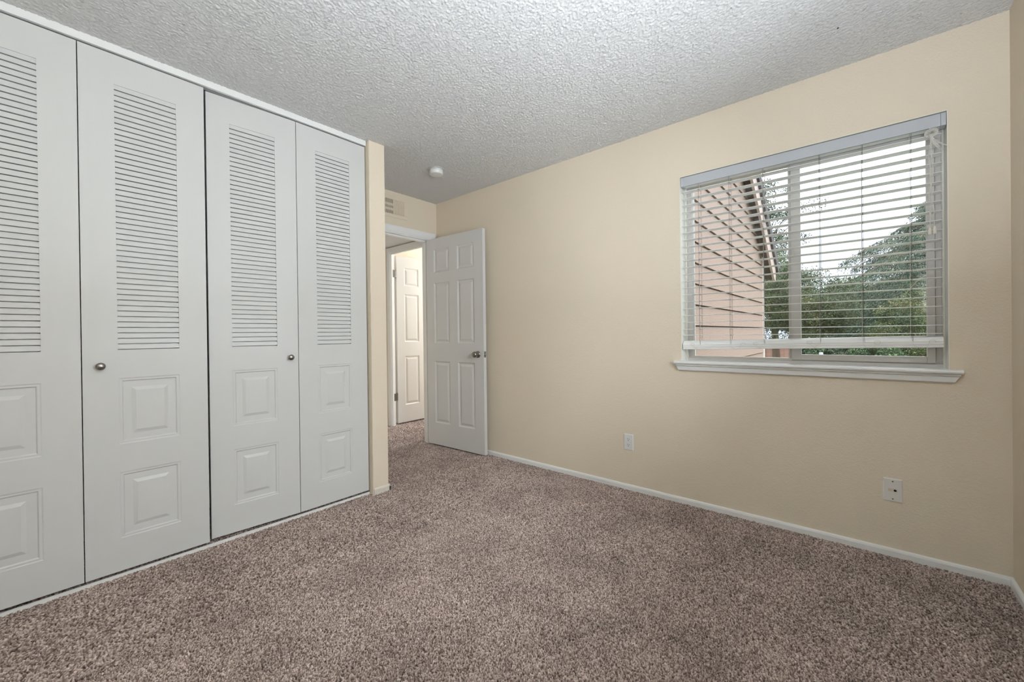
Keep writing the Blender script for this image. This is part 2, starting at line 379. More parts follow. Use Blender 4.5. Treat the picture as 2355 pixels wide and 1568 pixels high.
# local +x runs along +Y world, so the face that looks at -X world is local +y: mirror the slab
s3.v = [(a, -b, c) for a, b, c in s3.v]; s3.f = [tuple(reversed(f)) for f in s3.f]
s3.build('door_slab', M_doorw, d3, fix=False)
round_knob(d3, (.070, 0, .916), (0, 1, 0))
mb = MB().lathe([(.031, 0), (.031, .004), (.027, .009), (.012, .011), (.011, .014), (.022, .021), (.0265, .030), (.024, .040), (.012, .045), (.0005, .046)], 32, (.070, -.035, .916), (0, -1, 0)); mb.build('door_knob', M_nickel, d3, smooth=True)
lp = MB().box(-.0012, .001, -.029, -.006, .888, .944).lathe([(.008, 0), (.008, .007), (.006, .009)], 12, (-.001, -.0175, .916), (-1, 0, 0))
lp.build('latch_plate', M_steel, d3, smooth=True)
for z in (.25, 1.05, 1.85): MB().tube([(.7635, -.039, z - .045), (.7635, -.039, z + .045)], .0045, 10).build('hinge', M_steel, d3, smooth=True)

# bedroom door frame (jamb, stop, casing)
w = MB(); ji = 2.585; jl = 1.815; jt = 2.050
w.box(ji, DX1, YD - .002, YD + .112, -.006, DZ); w.box(DX0, jl, YD - .002, YD + .112, -.006, DZ); w.box(jl, ji, YD - .002, YD + .112, jt, DZ)
w.box(ji - .012, ji, YD + .038, YD + .075, -.006, jt); w.box(jl, jl + .012, YD + .038, YD + .075, -.006, jt); w.box(jl, ji, YD + .038, YD + .075, jt - .012, jt)
def casing_prof(wd=.068):
    return [(0, 0), (0, .009), (.006, .013), (.012, .010), (.020, .014), (wd - .006, .018), (wd, .015), (wd, 0)]
for y, sg in ((YD, -1), (YD + .11, 1)):
    pr = casing_prof()
    w.prism([(ji + .006 + a, y + sg * b) for a, b in pr], 2, -.006, jt + .006 + .068)
    w.prism([(jl - .006 - a, y + sg * b) for a, b in pr], 2, -.006, jt + .006 + .068)
    w.prism([(y + sg * b, jt + .006 + a) for a, b in pr], 0, jl - .006 - .068, ji + .006 + .068)
struct('trim_3', w, M_trim, 'white casing and jamb of the bedroom doorway', 'door frame')

# hall door and its frame
w = MB(); y0, y1 = HY0 + .015, HY1 - .015; ht = 2.08
w.box(HX - .002, HX + .045, HY0, y0, -.006, 2.095); w.box(HX - .002, HX + .045, y1, HY1, -.006, 2.095); w.box(HX - .002, HX + .045, y0, y1, ht, 2.095)
w.box(HX + .002, HX + .016, y1 - .006, y1, -.006, ht); w.box(HX + .002, HX + .016, y0, y1, ht - .006, ht)
pr = casing_prof(.066)
w.prism([(HX - b, y1 + .005 + a) for a, b in pr], 2, -.006, ht + .071)
w.prism([(HX - b, y0 - .005 - a) for a, b in pr], 2, -.006, ht + .071)
w.prism([(HX - b, ht + .005 + a) for a, b in pr], 1, y0 - .071, y1 + .071)
struct('trim_4', w, M_trim, 'white casing of the second doorway in the hall', 'door frame')
struct('baseboard_other_room', MB().prism([(4.46 - a, z) for a, z in base_profile()], 0, HX + .05, 5.5), M_trim, 'white baseboard in the room across the hall', 'baseboard')
d4 = empty('door_4', (2.876, 4.305, 0), 0, label='bright white six-panel door open in the room across the hall', cat='door', kind='structure')
six_panel(d4, 'door_slab', .018, 2.074)
for z in (.345, 1.848):
    hb = MB().tube([(-.018, -.008, z - .045), (-.018, -.008, z + .045)], .0055, 10)
    hb.box(-.062, -.020, -.0160, -.0145, z - .044, z + .044).box(-.0016, -.0003, .001, .034, z - .044, z + .044).box(-.019, -.001, -.004, -.001, z - .044, z + .044)
    for k in (-.6, 0, .6):
        hb.lathe([(.0035, 0), (.003, .0012)], 8, (-.042 + .008 * k, -.016, z + k * .045), (0, -1, 0)).lathe([(.0035, 0), (.003, .0012)], 8, (-.0016, .018, z + k * .045), (-1, 0, 0))
    hb.build('hinge', mat('dark_steel_hinge', (112, 112, 110), .4, 1), d4, smooth=True)

# ------------------------------------------------------------------ window 1
def pane_mat(name, refl=.10, tint=(.97, .98, .98)):
    m = bpy.data.materials.new(name); m.use_nodes = True; t = m.node_tree; t.nodes.clear()
    o = t.nodes.new('ShaderNodeOutputMaterial'); tr = t.nodes.new('ShaderNodeBsdfTransparent'); g = t.nodes.new('ShaderNodeBsdfGlossy'); mx = t.nodes.new('ShaderNodeMixShader'); fr = t.nodes.new('ShaderNodeFresnel')
    tr.inputs[0].default_value = tint + (1,); g.inputs['Roughness'].default_value = .02; fr.inputs[0].default_value = 1.45
    t.links.new(fr.outputs[0], mx.inputs[0]); t.links.new(tr.outputs[0], mx.inputs[1]); t.links.new(g.outputs[0], mx.inputs[2]); t.links.new(mx.outputs[0], o.inputs[0]); return m
M_pane = pane_mat('window_glass')
win = empty('window_1', (XW, (WL + WR) / 2, WB), label='white sliding window in the tan wall behind the blind', cat='window', kind='structure')
def wp(mb, name, m, parent=win, **k):
    base = win.location if parent is win else Vector((0, 0, 0))
    mb.v = [(a - win.location.x, b - win.location.y, c - win.location.z) for a, b, c in mb.v]
    return mb.build(name, m, parent, **k)
FX = 2.787
mb = MB()   # outer frame with a raised track lip
for a, b, c, d in ((WR, WR + .030, .938, WT - .036), (WL - .036, WL, .938, WT - .036), (WR, WL, WB - .018, .938), (WR, WL, WT - .036, WT)):
    mb.box(FX + .011, FX + .075, a, b, c, d)
mb.box(FX, FX + .011, WR, WR + .010, .926, WT - .014); mb.box(FX, FX + .011, WL - .012, WL, .926, WT - .014); mb.box(FX, FX + .011, WR, WL, WB - .018, .926); mb.box(FX, FX + .011, WR, WL, WT - .014, WT)
mb.box(FX + .03, FX + .075, .290, .306, .93, WT - .03)     # fixed meeting stile
wp(mb, 'window_frame', M_vinyl, bevel=.0015)
wp(MB().box(FX + .052, FX + .056, .300, WL - .03, .93, WT - .03), 'glass_pane', M_pane)
mb = MB(); sx0, sx1 = FX - .001, FX + .028
mb.box(sx0, sx1, .246, .290, .932, WT - .03); mb.box(sx0, sx1, WR + .032, WR + .060, .932, WT - .03)
mb.box(sx0, sx1, WR + .06, .246, .932, .962); mb.box(sx0, sx1, WR + .06, .246, WT - .064, WT - .03)
sash = wp(mb, 'sliding_sash', M_vinyl, bevel=.0015)
gp = MB().box(FX + .012, FX + .016, WR + .055, .250, .957, WT - .06)
gp.v = [(a - win.location.x, b - win.location.y, c - win.location.z) for a, b, c in gp.v]; gp.build('glass_pane', M_pane, sash)
lk = MB().box(FX - .010, FX - .001, .276, .288, 1.50, 1.56); lk.v = [(a - win.location.x, b - win.location.y, c - win.location.z) for a, b, c in lk.v]; lk.build('sash_lock', M_vinyl, sash, bevel=.002)
mb = MB()   # painted reveal lining with a soft uneven edge
mb.box(XW - .0008, FX + .002, WL - .002, WL + .0005, WB - .004, WT); mb.box(XW - .0008, FX + .002, WR - .0005, WR + .002, WB - .004, WT); mb.box(XW - .0008, FX + .002, WR, WL, WT - .002, WT + .0005)
wp(mb, 'jamb_lining', M_cream)
mb = MB()   # caulk bead at the frame, right jamb
for (yy, sg) in ((WR + .003, 1), (WL - .003, -1)):
    pts = []
    for k in range(60):
        z = WB + (WT - WB) * k / 59; pts.append((FX - .001, yy + sg * random.uniform(-.0006, .0016), z))
    mb.tube(pts, .0045, 6)
wp(mb, 'caulk_bead', M_cream, smooth=True)
# sill: stool with rounded nose, reeded step, slanted-end apron
s_ = MB()
prof = [(FX + .002, WB - .018), (FX + .002, WB), (XW - .030, WB), (XW - .036, WB - .003), (XW - .038, WB - .009), (XW - .036, WB - .015), (XW - .030, WB - .018)]
nose = [(XW, WB), (XW - .030, WB), (XW - .036, WB - .003), (XW - .038, WB - .009), (XW - .036, WB - .015), (XW - .030, WB - .018), (XW, WB - .018)]
s_.prism([(a, b) for a, b in nose], 1, WR - .040, WL + .038)
s_.box(XW - .001, FX + .002, WR, WL, WB - .018, WB)
wp(s_, 'window_sill', M_trim)
ap = MB()
zz = [WB - .018, WB - .022, WB - .026, WB - .030, WB - .034, WB - .055, WB - .060]; xx = [.030, .022, .027, .020, .018, .016, .010]
n = len(zz); vs = []; fs = []
for i in range(n):
    t_ = (zz[0] - zz[i]) / .042
    yl = WL + .034 - .022 * t_; yr = WR - .036 + .022 * t_
    vs += [(XW - xx[i], yl, zz[i]), (XW - xx[i], yr, zz[i]), (XW, yl, zz[i]), (XW, yr, zz[i])]
for i in range(n - 1):
    a = 4 * i; b = a + 4
    fs += [(a, a + 1, b + 1, b), (a + 2, b + 2, b + 3, a + 3), (a, b, b + 2, a + 2), (a + 1, a + 3, b + 3, b + 1)]
fs += [(0, 2, 3, 1), (4 * n - 4, 4 * n - 3, 4 * n - 1, 4 * n - 2)]
ap.add(vs, fs); wp(ap, 'sill_apron', M_trim)

# made-up window behind the camera, an opening for the added fill light
w2 = empty('added_window', (1.35, YN - .05, .9), label='plain unseen window added behind the camera to let in fill light', cat='window', kind='structure')
mb = MB()
for a, b, c, d in ((-.60, -.56, 0, 1.2), (.56, .60, 0, 1.2), (-.60, .60, 0, .04), (-.60, .60, 1.16, 1.2), (-.02, .02, 0, 1.2)): mb.box(a, b, -.03, .03, c, d)
mb.build('window_frame', M_vinyl, w2); MB().box(-.59, .59, -.002, .002, .02, 1.18).build('glass_pane', M_pane, w2)

# ------------------------------------------------------------------ blind
bl = empty('window_blind', (XW, (WL + WR) / 2, WT), label='white two-inch horizontal slat blind lowered over the window', cat='blind')
def bp(mb, name, m, parent=bl, **k):
    mb.v = [(a - bl.location.x, b - bl.location.y, c - bl.location.z) for a, b, c in mb.v]
    return mb.build(name, m, parent, **k)
by0, by1 = -.293, .856
val = bp(MB().box(2.6845, 2.694, -.290, .842, 2.0205, 2.0775), 'valance', mat('cool_white_valance', (186, 189, 192), .35), bevel=.0012)
bp(MB().box(2.6845, 2.735, -.3075, -.2905, 2.0205, 2.0775), 'end_cap', MATS['cool_white_valance'], bevel=.0012)
bp(MB().box(2.6845, 2.735, .8425, .8605, 2.0205, 2.0775), 'end_cap', MATS['cool_white_valance'], bevel=.0012)
hr = MB().box(2.697, 2.755, -.300, .850, 2.030, 2.0335).box(2.697, 2.699, -.300, .850, 2.030, 2.078).box(2.753, 2.755, -.300, .850, 2.030, 2.078)
bp(hr, 'headrail', M_blind)
lad = [.755, .583, .409, .153, -.018, -.193]
for y in lad: bp(MB().box(2.703, 2.749, y - .010, y + .010, 2.0285, 2.031), 'ladder_slot', mat('grey_slot', (92, 88, 84), .5))
sl = MB(); slat_z = [2.026] + [1.990 - .0438 * k for k in range(21)] + [1.0755]
for k, z in enumerate(slat_z):
    n = 8; vs = []; fs = []
    w0 = 2.692; w1 = 2.742; th = .0022; jit = random.uniform(-.0006, .0006)
    for i in range(n + 1):
        u = i / n; x = w0 + (w1 - w0) * u; zc = z + jit + .0012 * math.sin(math.pi * u) - .0010 * (u - .5)
        for y in (by0, by1):
            vs += [(x, y, zc), (x, y, zc - th)]
    for i in range(n):
        a = 4 * i; b = a + 4
        fs += [(a, b, b + 2, a + 2), (a + 1, a + 3, b + 3, b + 1), (a, a + 1, b + 1, b), (a + 2, b + 2, b + 3, a + 3)]
    fs += [(0, 2, 3, 1), (4 * n, 4 * n + 1, 4 * n + 3, 4 * n + 2)]
    sl.add(vs, fs)
bp(sl, 'slats', M_blind)
# bottom rail: crowned top, reeded face, hangs slightly lower on the left
rb = MB(); prof = [(2.692, -.014), (2.690, -.012), (2.690, -.006), (2.695, -.004), (2.695, -.001), (2.690, .001), (2.690, .010), (2.6935, .0115), (2.6935, .013), (2.690, .0145), (2.694, .024), (2.705, .034), (2.722, .040), (2.738, .041), (2.744, .036), (2.744, -.012)]
n = len(prof); vs = []
for y, zo in ((by0 - .002, 1.0245), (by1 + .001, .998)):
    vs += [(x, y, z + zo) for x, z in prof]
rb.add(vs, [tuple(range(n)), tuple(range(n, 2 * n))[::-1]] + [(i, n + i, n + (i + 1) % n, (i + 1) % n) for i in range(n)])
bp(rb, 'bottom_rail', M_blind)
railz = lambda y: 1.0245 + (.998 - 1.0245) * (y - by0) / (by1 - by0)
for y in lad:
    mb = MB()
    for x in (2.6915, 2.7425):
        for dy in (-.002, .002):
            mb.tube([(x, y + dy, 2.030), (x, y + dy + random.uniform(-.001, .001), 1.5), (x, y + dy, 1.075), (x, y + dy + random.uniform(-.004, .004), railz(y) + (.036 if x > 2.7 else .012))], .0006, 5)
    for z in slat_z[1:]:
        mb.tube([(2.6915, y, z - .0036), (2.7425, y, z - .0036)], .0005, 4)
    bp(mb, 'ladder_cord', M_ladder)
    mb = MB()
    lp_ = [(2.717, y + .004, 2.030), (2.717, y + .004, 1.08), (2.712, y + .006, railz(y) + .03)]
    mb.tube(lp_, .0008, 5)
    # slack tail looping over the front of the rail
    z0 = railz(y); pts = []; L_ = random.choice([-.06, .05, -.045, .055])
    for i in range(22):
        u = i / 21
        pts.append((2.6885 - .003 * math.sin(math.pi * u), y + L_ * u + .008 * math.sin(7 * u), z0 + .015 - .036 * math.sin(math.pi * min(1, u * 1.1)) ** 1.0 * (0.6 + .4 * u)))
    mb.tube(pts, .0007, 5)
    a = pts[-1]
    mb.tube([(a[0], a[1] + .012 * math.cos(t * .5) - .012, a[2] + .009 * math.sin(t * .5)) for t in range(16)], .0007, 5)
    bp(mb, 'lift_cord', M_cord)
# pull cords bundled and knotted at the right end, two tassels
mb = MB()
ky, kz = -.259, 1.999
for k in range(7):
    r = .010 + .003 * (k % 3); t0 = k * .9
    mb.tube([(2.680 + .005 * math.sin(t * .8 + t0) - .003, ky + (r + .006) * math.cos(t * .52 + t0), kz - .004 + r * math.sin(t * .52 + t0) + .002 * k - .006) for t in range(14)], .0011, 6)
mb.tube([(2.686, ky + .004, 2.030), (2.683, ky + .003, kz)], .0011, 6)
for dy, zend, yend in ((.002, 1.566, -.2515), (.005, 1.566, -.2535), (-.001, 1.570, -.268)):
    ph = dy * 900; pts = [(2.6775, ky + dy, kz - .01)]
    for i in range(1, 26):
        u = i / 26; pts.append((2.678 + .002 * math.sin(9 * u + ph), ky + dy + .0035 * math.sin(14 * u + ph) * (u < .85) + (yend - ky - dy) * max(0, (u - .72) / .28), kz - .01 + (zend - kz + .01) * u))
    pts.append((2.6785, yend, zend)); mb.tube(pts, .0010, 6)
for (a, b, c) in ((-.036, -.088, .45), (-.055, -.074, .3), (-.022, -.072, .2), (-.016, -.058, .1)):   # loose loops out to the right
    pts = []
    for i in range(26):
        t = math.pi * i / 25
        pts.append((2.676 - .004 * math.sin(t), ky + a * (1 - math.cos(2 * t)) / 2 - .012 * c * math.sin(2 * t) * 1.0, kz - .008 + b * math.sin(t) ** 1.0 * (1 if i < 13 else .97)))
    mb.tube(pts, .0009, 6)
for zk in (1.88, 1.80, 1.72): mb.tube([(2.677 + .003 * math.sin(t), ky + .001 + .006 * math.cos(t), zk + .004 * math.sin(t * 1.3)) for t in range(8)], .0011, 6)
bp(mb, 'pull_cord', M_cord, smooth=True)
for y, z in ((-.2525, 1.566), (-.268, 1.568)):
    t_ = MB().lathe([(.003, 0), (.0045, -.003), (.0062, -.018), (.0070, -.034), (.0060, -.036)], 14, (2.6785, y, z), (0, 0, 1))
    bp(t_, 'tassel', mat('cream_tassel', (226, 222, 208), .5), smooth=True)

# ------------------------------------------------------------------ fixtures
def plate(name, y, z, w_, h_, label):
    e_ = empty(name, (XW, y, z), label=label, cat='wall plate')
    mb = MB(); a, b = w_ / 2, h_ / 2
    mb.add([(0, -a, -b), (0, a, -b), (0, a, b), (0, -a, b), (-.0055, -a + .004, -b + .004), (-.0055, a - .004, -b + .004), (-.0055, a - .004, b - .004), (-.0055, -a + .004, b - .004)],
           [(0, 1, 2, 3), (4, 7, 6, 5), (0, 4, 5, 1), (1, 5, 6, 2), (2, 6, 7, 3), (3, 7, 4, 0)])
    return e_, mb
ou, mb = plate('wall_outlet', 1.2285, .331, .069, .114, 'white duplex electrical outlet low on the tan wall, left of the window')
ou['category'] = 'outlet'; mb.build('face_plate', M_plate, ou)
for zc in (.0195, -.0195):
    pts = []
    for k in range(28):
        a = 2 * math.pi * k / 28; pts.append((.0165 * math.cos(a), max(-.0125, min(.0125, .0165 * math.sin(a))) + zc))
    rc = MB().prism(pts, 0, -.0072, -.005).build('receptacle', M_plate, ou)
    MB().box(-.0076, -.007, .0050, .0072, zc + .000, zc + .0085).box(-.0076, -.007, -.0072, -.0050, zc + .001, zc + .0075).lathe([(.0026, 0), (.0026, .0006)], 12, (-.007, 0, zc - .0065), (-1, 0, 0)).build('slot', M_black, rc)
MB().lathe([(.0032, 0), (.0026, .0012)], 12, (-.0055, 0, 0), (-1, 0, 0)).build('screw', M_plate, ou, smooth=True)
tv, mb = plate('cable_wall_plate', -.120, .3195, .070, .112, 'white cable jack plate with black coax port, low below the window')
mb.build('face_plate', mat('off_white_plate', (228, 225, 219), .4), tv)
MB().box(-.0062, -.005, .0015, .0165, -.0070, .0080).build('blank_insert', M_ivory, tv)
jk = MB().box(-.0064, -.005, -.0175, -.0005, -.0080, .0080).build('coax_jack', mat('pale_jack', (218, 212, 198), .4), tv)
MB().lathe([(.0055, 0), (.0052, .0012), (.0035, .0016)], 18, (-.0064, -.0085, .0), (-1, 0, 0)).build('port', M_black, jk)
for z in (.042, -.042): MB().lathe([(.0032, 0), (.0026, .0014)], 12, (-.0055, 0, z), (-1, 0, 0)).build('screw', M_screw, tv, smooth=True)

sd = empty('smoke_detector', (2.118, 2.595, H), label='round white smoke detector on the popcorn ceiling near the door alcove', cat='smoke detector')
MB().lathe([(.066, 0), (.066, -.006), (.062, -.009)], 40, (0, 0, 0), (0, 0, 1)).build('mounting_base', mat('aged_plate', (196, 194, 188), .5), sd, smooth=True)
MB().lathe([(.052, -.009), (.054, -.012), (.054, -.022), (.0555, -.024), (.0555, -.026), (.054, -.028), (.054, -.042), (.050, -.047), (.030, -.050), (.001, -.051)], 40).build('cover', M_plate, sd, smooth=True)
MB().lathe([(.0035, -.0475), (.0030, -.0505)], 12, (-.026, .012, 0)).build('indicator_light', mat('grey_indicator', (110, 108, 104), .4), sd)

# air grille above the bedroom door
ag = empty('air_grille', (2.155, YD, 2.2945), label='tan painted air return grille above the bedroom doorway', cat='air vent')
pr_ = mat('tan_grille_paint', (228, 214, 192), .5)
mb = MB(); gx0, gx1, gz = -.172, .172, .0975
mb.box(gx0, gx1, -.006, 0, .068, gz).box(gx0, gx1, -.006, 0, -gz, -.066).box(gx0, -.115, -.006, 0, -.066, .068).box(.147, gx1, -.006, 0, -.066, .068).box(.022, .034, -.006, 0, -.066, .068)
mb.build('grille_frame', pr_, ag, bevel=.002)
MB().box(-.116, .148, -.0008, -.0002, -.067, .069).build('dark_backing', M_dark, ag)
mb = MB()
for k in range(10): mb.box(-.115 + .0142 * k + .0040, -.115 + .0142 * (k + 1) - .0030, -.0058, -.0022, -.066, .068)
mb.build('fin_set', pr_, ag)
mb = MB()
for k in range(8): mb.box(.034 + .0141 * k + .0030, .034 + .0141 * (k + 1) , -.0058, -.0022, -.066, .068)
mb.build('fin_set', pr_, ag)
mb = MB()
for z in (.020, -.024): mb.box(-.115, .022, -.0018, -.0010, z - .011, z + .011)
mb.build('damper_blade', mat('grey_damper', (214, 208, 196), .4), ag)
MB().box(.034, .147, -.0018, -.0010, -.066, .068).build('damper_blade', mat('olive_damper', (120, 110, 92), .5), ag)

# unseen lamp stand added under the bounce-flash light (its bowl throws light upward)
fl_ = empty('added_uplight', (.06, -.28, 0), label='slim unseen uplighter stand added behind the camera for the bounce-flash light', cat='floor lamp')
MB().lathe([(.12, 0), (.12, .012), (.10, .02), (.015, .028)], 28).build('base', M_nickel, fl_, smooth=True)
MB().tube([(0, 0, .02), (0, 0, 1.13)], .009, 12).build('pole', M_nickel, fl_, smooth=True)
MB().lathe([(.02, 1.12), (.10, 1.15), (.17, 1.20), (.205, 1.245), (.20, 1.245), (.165, 1.205), (.10, 1.16), (.02, 1.13)], 32).build('lamp_shade', M_trim, fl_, smooth=True)

# small screw hole left in the ceiling
hk = MB().lathe([(.004, .0), (.0035, -.004), (.0015, -.007)], 10, (2.327, .062, H)).build('ceiling_screw', mat('dark_screw', (60, 60, 60), .5))
tag(hk, 'tiny dark screw in the ceiling above the window', 'screw')

# ------------------------------------------------------------------ outdoors
gr = MB().box(2.9, 60, -40, 50, -.45, -.40).build('ground', mat('grass_ground', (70, 82, 52), .95, noise=(3, (96, 104, 66), .2)))
tag(gr, 'grassy ground outside the window', 'ground', kind='structure')
SY = 1.13
def siding_mat():
    m = bpy.data.materials.new('pink_beige_siding'); m.use_nodes = True; t = m.node_tree; p = t.nodes['Principled BSDF']
    p.inputs['Base Color'].default_value = lin((150, 130, 119)); p.inputs['Roughness'].default_value = .7; p.inputs['Specular IOR Level'].default_value = .3
    co = t.nodes.new('ShaderNodeTexCoord'); mp = t.nodes.new('ShaderNodeMapping'); mp.inputs['Scale'].default_value = (1.6, 1, 16)
    wv = t.nodes.new('ShaderNodeTexWave'); wv.bands_direction = 'Z'; wv.inputs['Scale'].default_value = 1.2; wv.inputs['Distortion'].default_value = 14; wv.inputs['Detail'].default_value = 3; wv.inputs['Detail Scale'].default_value = 1.3
    b = t.nodes.new('ShaderNodeBump'); b.inputs['Strength'].default_value = .16; b.inputs['Distance'].default_value = .006
    t.links.new(co.outputs['Object'], mp.inputs[0]); t.links.new(mp.outputs[0], wv.inputs['Vector']); t.links.new(wv.outputs['Fac'], b.inputs['Height']); t.links.new(b.outputs[0], p.inputs['Normal'])
    return m
M_sid = siding_mat()
hw = empty('house_wing', (2.85, SY, -.4), label='pink-beige lap-sided house wing with sloping gable edge outside the window', cat='house')
def hp(mb, name, m, parent=hw, **k):
    mb.v = [(a - hw.location.x, b - hw.location.y, c - hw.location.z) for a, b, c in mb.v]; return mb.build(name, m, parent, **k)
mb = MB(); z = .777 - .189 * 7; xe = 7.20
roofz = lambda x: 2.30 - .655 * (x - 7.165)      # underside of the rake
while z < 5.3:
    xr = min(xe, 7.165 + (2.30 - (z - .0)) / .655 + .25)
    zt = z + .189
    if xr > 2.9: mb.add([(2.84, SY - .020, z), (xr, SY - .020, z), (xr, SY - .006, zt - .010), (2.84, SY - .006, zt - .010), (2.84, SY + .02, z), (xr, SY + .02, z), (xr, SY + .02, zt - .010), (2.84, SY + .02, zt - .010)],
           [(0, 1, 2, 3), (0, 4, 5, 1), (3, 2, 6, 7), (1, 5, 6, 2)])
    z = zt
sd_ = hp(mb, 'siding', M_sid)
for x, z in ((4.32, 1.155 + .0), (4.32, 1.155 - .189), (4.95, .777), (5.4, 1.9), (5.35, 1.344), (6.3, .4), (3.9, 2.29), (5.1, 2.1)):
    zb = .777 + .189 * round((z - .777) / .189); hp(MB().prism([(SY - .0204, zb + .001), (SY - .0066, zb + .174), (SY, zb + .174), (SY, zb + .001)], 0, x - .001, x + .001), 'board_joint', mat('joint_line', (140, 116, 108), .8))
hp(MB().box(xe, xe + .075, SY - .030, SY + .06, -.4, 2.45).box(7.24, 7.28, SY - .02, SY + 1.2, -.4, 2.45), 'corner_board', mat('pale_corner_trim', (200, 190, 184), .6), bevel=.004)
FY = 1.0; xa, xb_ = 3.2, 7.66
def slope_band(y0, y1, zo0, zo1, x0, x1, cut=None):
    mb = MB(); r = lambda x: 2.15 - .655 * (x - 7.165)
    P = [(x0, r(x0) + zo0), (x1, r(x1) + zo0), (x1, r(x1) + zo1), (x0, r(x0) + zo1)]
    if cut: P = [(x0, r(x0) + zo0), (cut, r(cut) + zo0), (x1, r(x1) + zo1 - .20), (x1, r(x1) + zo1), (x0, r(x0) + zo1)]
    return mb.prism(P, 1, y0, y1)
hp(slope_band(FY, FY + .03, 0, .25, xa, xb_, cut=7.52), 'rake_fascia', mat('pink_fascia_paint', (180, 162, 155), .6))
hp(slope_band(FY + .03, SY - .014, .10, .13, xa, xb_), 'soffit', mat('dark_brown_soffit', (96, 78, 70), .8))
hp(slope_band(FY - .03, SY + 3, .25, .42, xa, xb_ + .12), 'roof_shingles', mat('dark_shingles', (78, 74, 78), .9, bump=(30, .8, .02)))
hp(MB().box(2.84, 7.2, SY + .021, SY + .05, -.4, 2.2), 'wall_backing', mat('brown_backing', (72, 56, 50), .8)); hp(slope_band(SY + .021, SY + .05, -2.2, .14, xa, 7.2), 'wall_backing', MATS['brown_backing'])
hp(MB().box(7.26, 7.70, SY - .014, SY + 3, 1.93, 1.97), 'eave_soffit', MATS['dark_brown_soffit'])

def leaf_mat(name, c0, c1, c2):
    m = bpy.data.materials.new(name); m.use_nodes = True; t = m.node_tree; p = t.nodes['Principled BSDF']
    p.inputs['Roughness'].default_value = .65; p.inputs['Specular IOR Level'].default_value = .25
    co = t.nodes.new('ShaderNodeTexCoord'); n = t.nodes.new('ShaderNodeTexNoise'); n.inputs['Scale'].default_value = 1.6; n.inputs['Detail'].default_value = 6; n.inputs['Roughness'].default_value = .75
    r = t.nodes.new('ShaderNodeValToRGB'); r.color_ramp.elements[0].position = .35; r.color_ramp.elements[0].color = lin(c0); r.color_ramp.elements[1].position = .68; r.color_ramp.elements[1].color = lin(c2)
    e = r.color_ramp.elements.new(.52); e.color = lin(c1)
    t.links.new(co.outputs['Object'], n.inputs['Vector']); t.links.new(n.outputs['Fac'], r.inputs[0]); t.links.new(r.outputs[0], p.inputs['Base Color']); return m
M_bark = mat('bark', (88, 72, 60), .9, bump=(12, .8, .03))
def quads(C, D, size, aspect):
    """C centres (n,3), D long directions (n,3)"""
    n = len(C); D = D / np.linalg.norm(D, axis=1, keepdims=True); r = rng.normal(size=(n, 3)); s = np.cross(D, r); s /= np.linalg.norm(s, axis=1, keepdims=True)
    L = (size * rng.uniform(.6, 1.3, n))[:, None]; Wd = L * aspect
    V = np.stack([C - D * L / 2, C + s * Wd / 2, C + D * L / 2, C - s * Wd / 2], 1).reshape(-1, 3)
    return V, np.arange(4 * n).reshape(n, 4)
def tree_root(name, loc, label):
    return empty(name, loc, label=label, cat='tree' if 'shrub' not in name and 'bush' not in name else 'bush')
def cedar(x, y, label, Ht=7.9, n_br=120):
    e_ = tree_root('cedar_tree', (x, y, -.4), label)
    MB().tube([(0, 0, 0), (.05, 0, Ht * .5), (0, .05, Ht)], [.28, .16, .03], 10).build('trunk', M_bark, e_, smooth=True)
    C = []; D = []; br = MB()
    for b in range(n_br):
        h = .3 + (Ht - .5) * (b / n_br) ** .9 + random.uniform(-.1, .1); R = min(5.6, max(.35, (Ht - h) * 1.42 + .15)) * random.uniform(.7, 1.08)
        a = b * 2.4 + random.uniform(-.3, .3); ca, sa = math.cos(a), math.sin(a); N = int(10 + R * 7); pts = []
        for i in range(N):
            u = (i + 1) / N; px_ = ca * R * u; py_ = sa * R * u; pz = h + .12 * R * u - .36 * R * u ** 2.2
            pts.append((px_, py_, pz))
            m_ = int(40 + 40 * (1 - abs(u - .6)))
            lat = rng.normal(size=m_) * .20 * R * (.35 + .6 * math.sin(math.pi * min(1, u * .93 + .05)))
            cc = np.stack([px_ - sa * lat + rng.normal(size=m_) * .07, py_ + ca * lat + rng.normal(size=m_) * .07, pz - np.abs(lat) * .35 - rng.exponential(.085, m_)], 1)
            dd = np.stack([ca * .6 - sa * np.sign(lat) * .5 + rng.normal(size=m_) * .3, sa * .6 + ca * np.sign(lat) * .5 + rng.normal(size=m_) * .3, -.75 + rng.normal(size=m_) * .3], 1)
            C.append(cc); D.append(dd)
        br.tube([(0, 0, h)] + pts[::3] + [pts[-1]], [.03] + [.014] * (len(pts[::3])) + [.004], 5)
    br.build('branches', M_bark, e_, fix=False)
    V, Fq = quads(np.concatenate(C), np.concatenate(D), .11, .26)
    np_mesh('foliage', V, Fq, leaf_mat('cedar_needles', (28, 44, 38), (54, 76, 60), (92, 108, 78)), e_)
    return e_
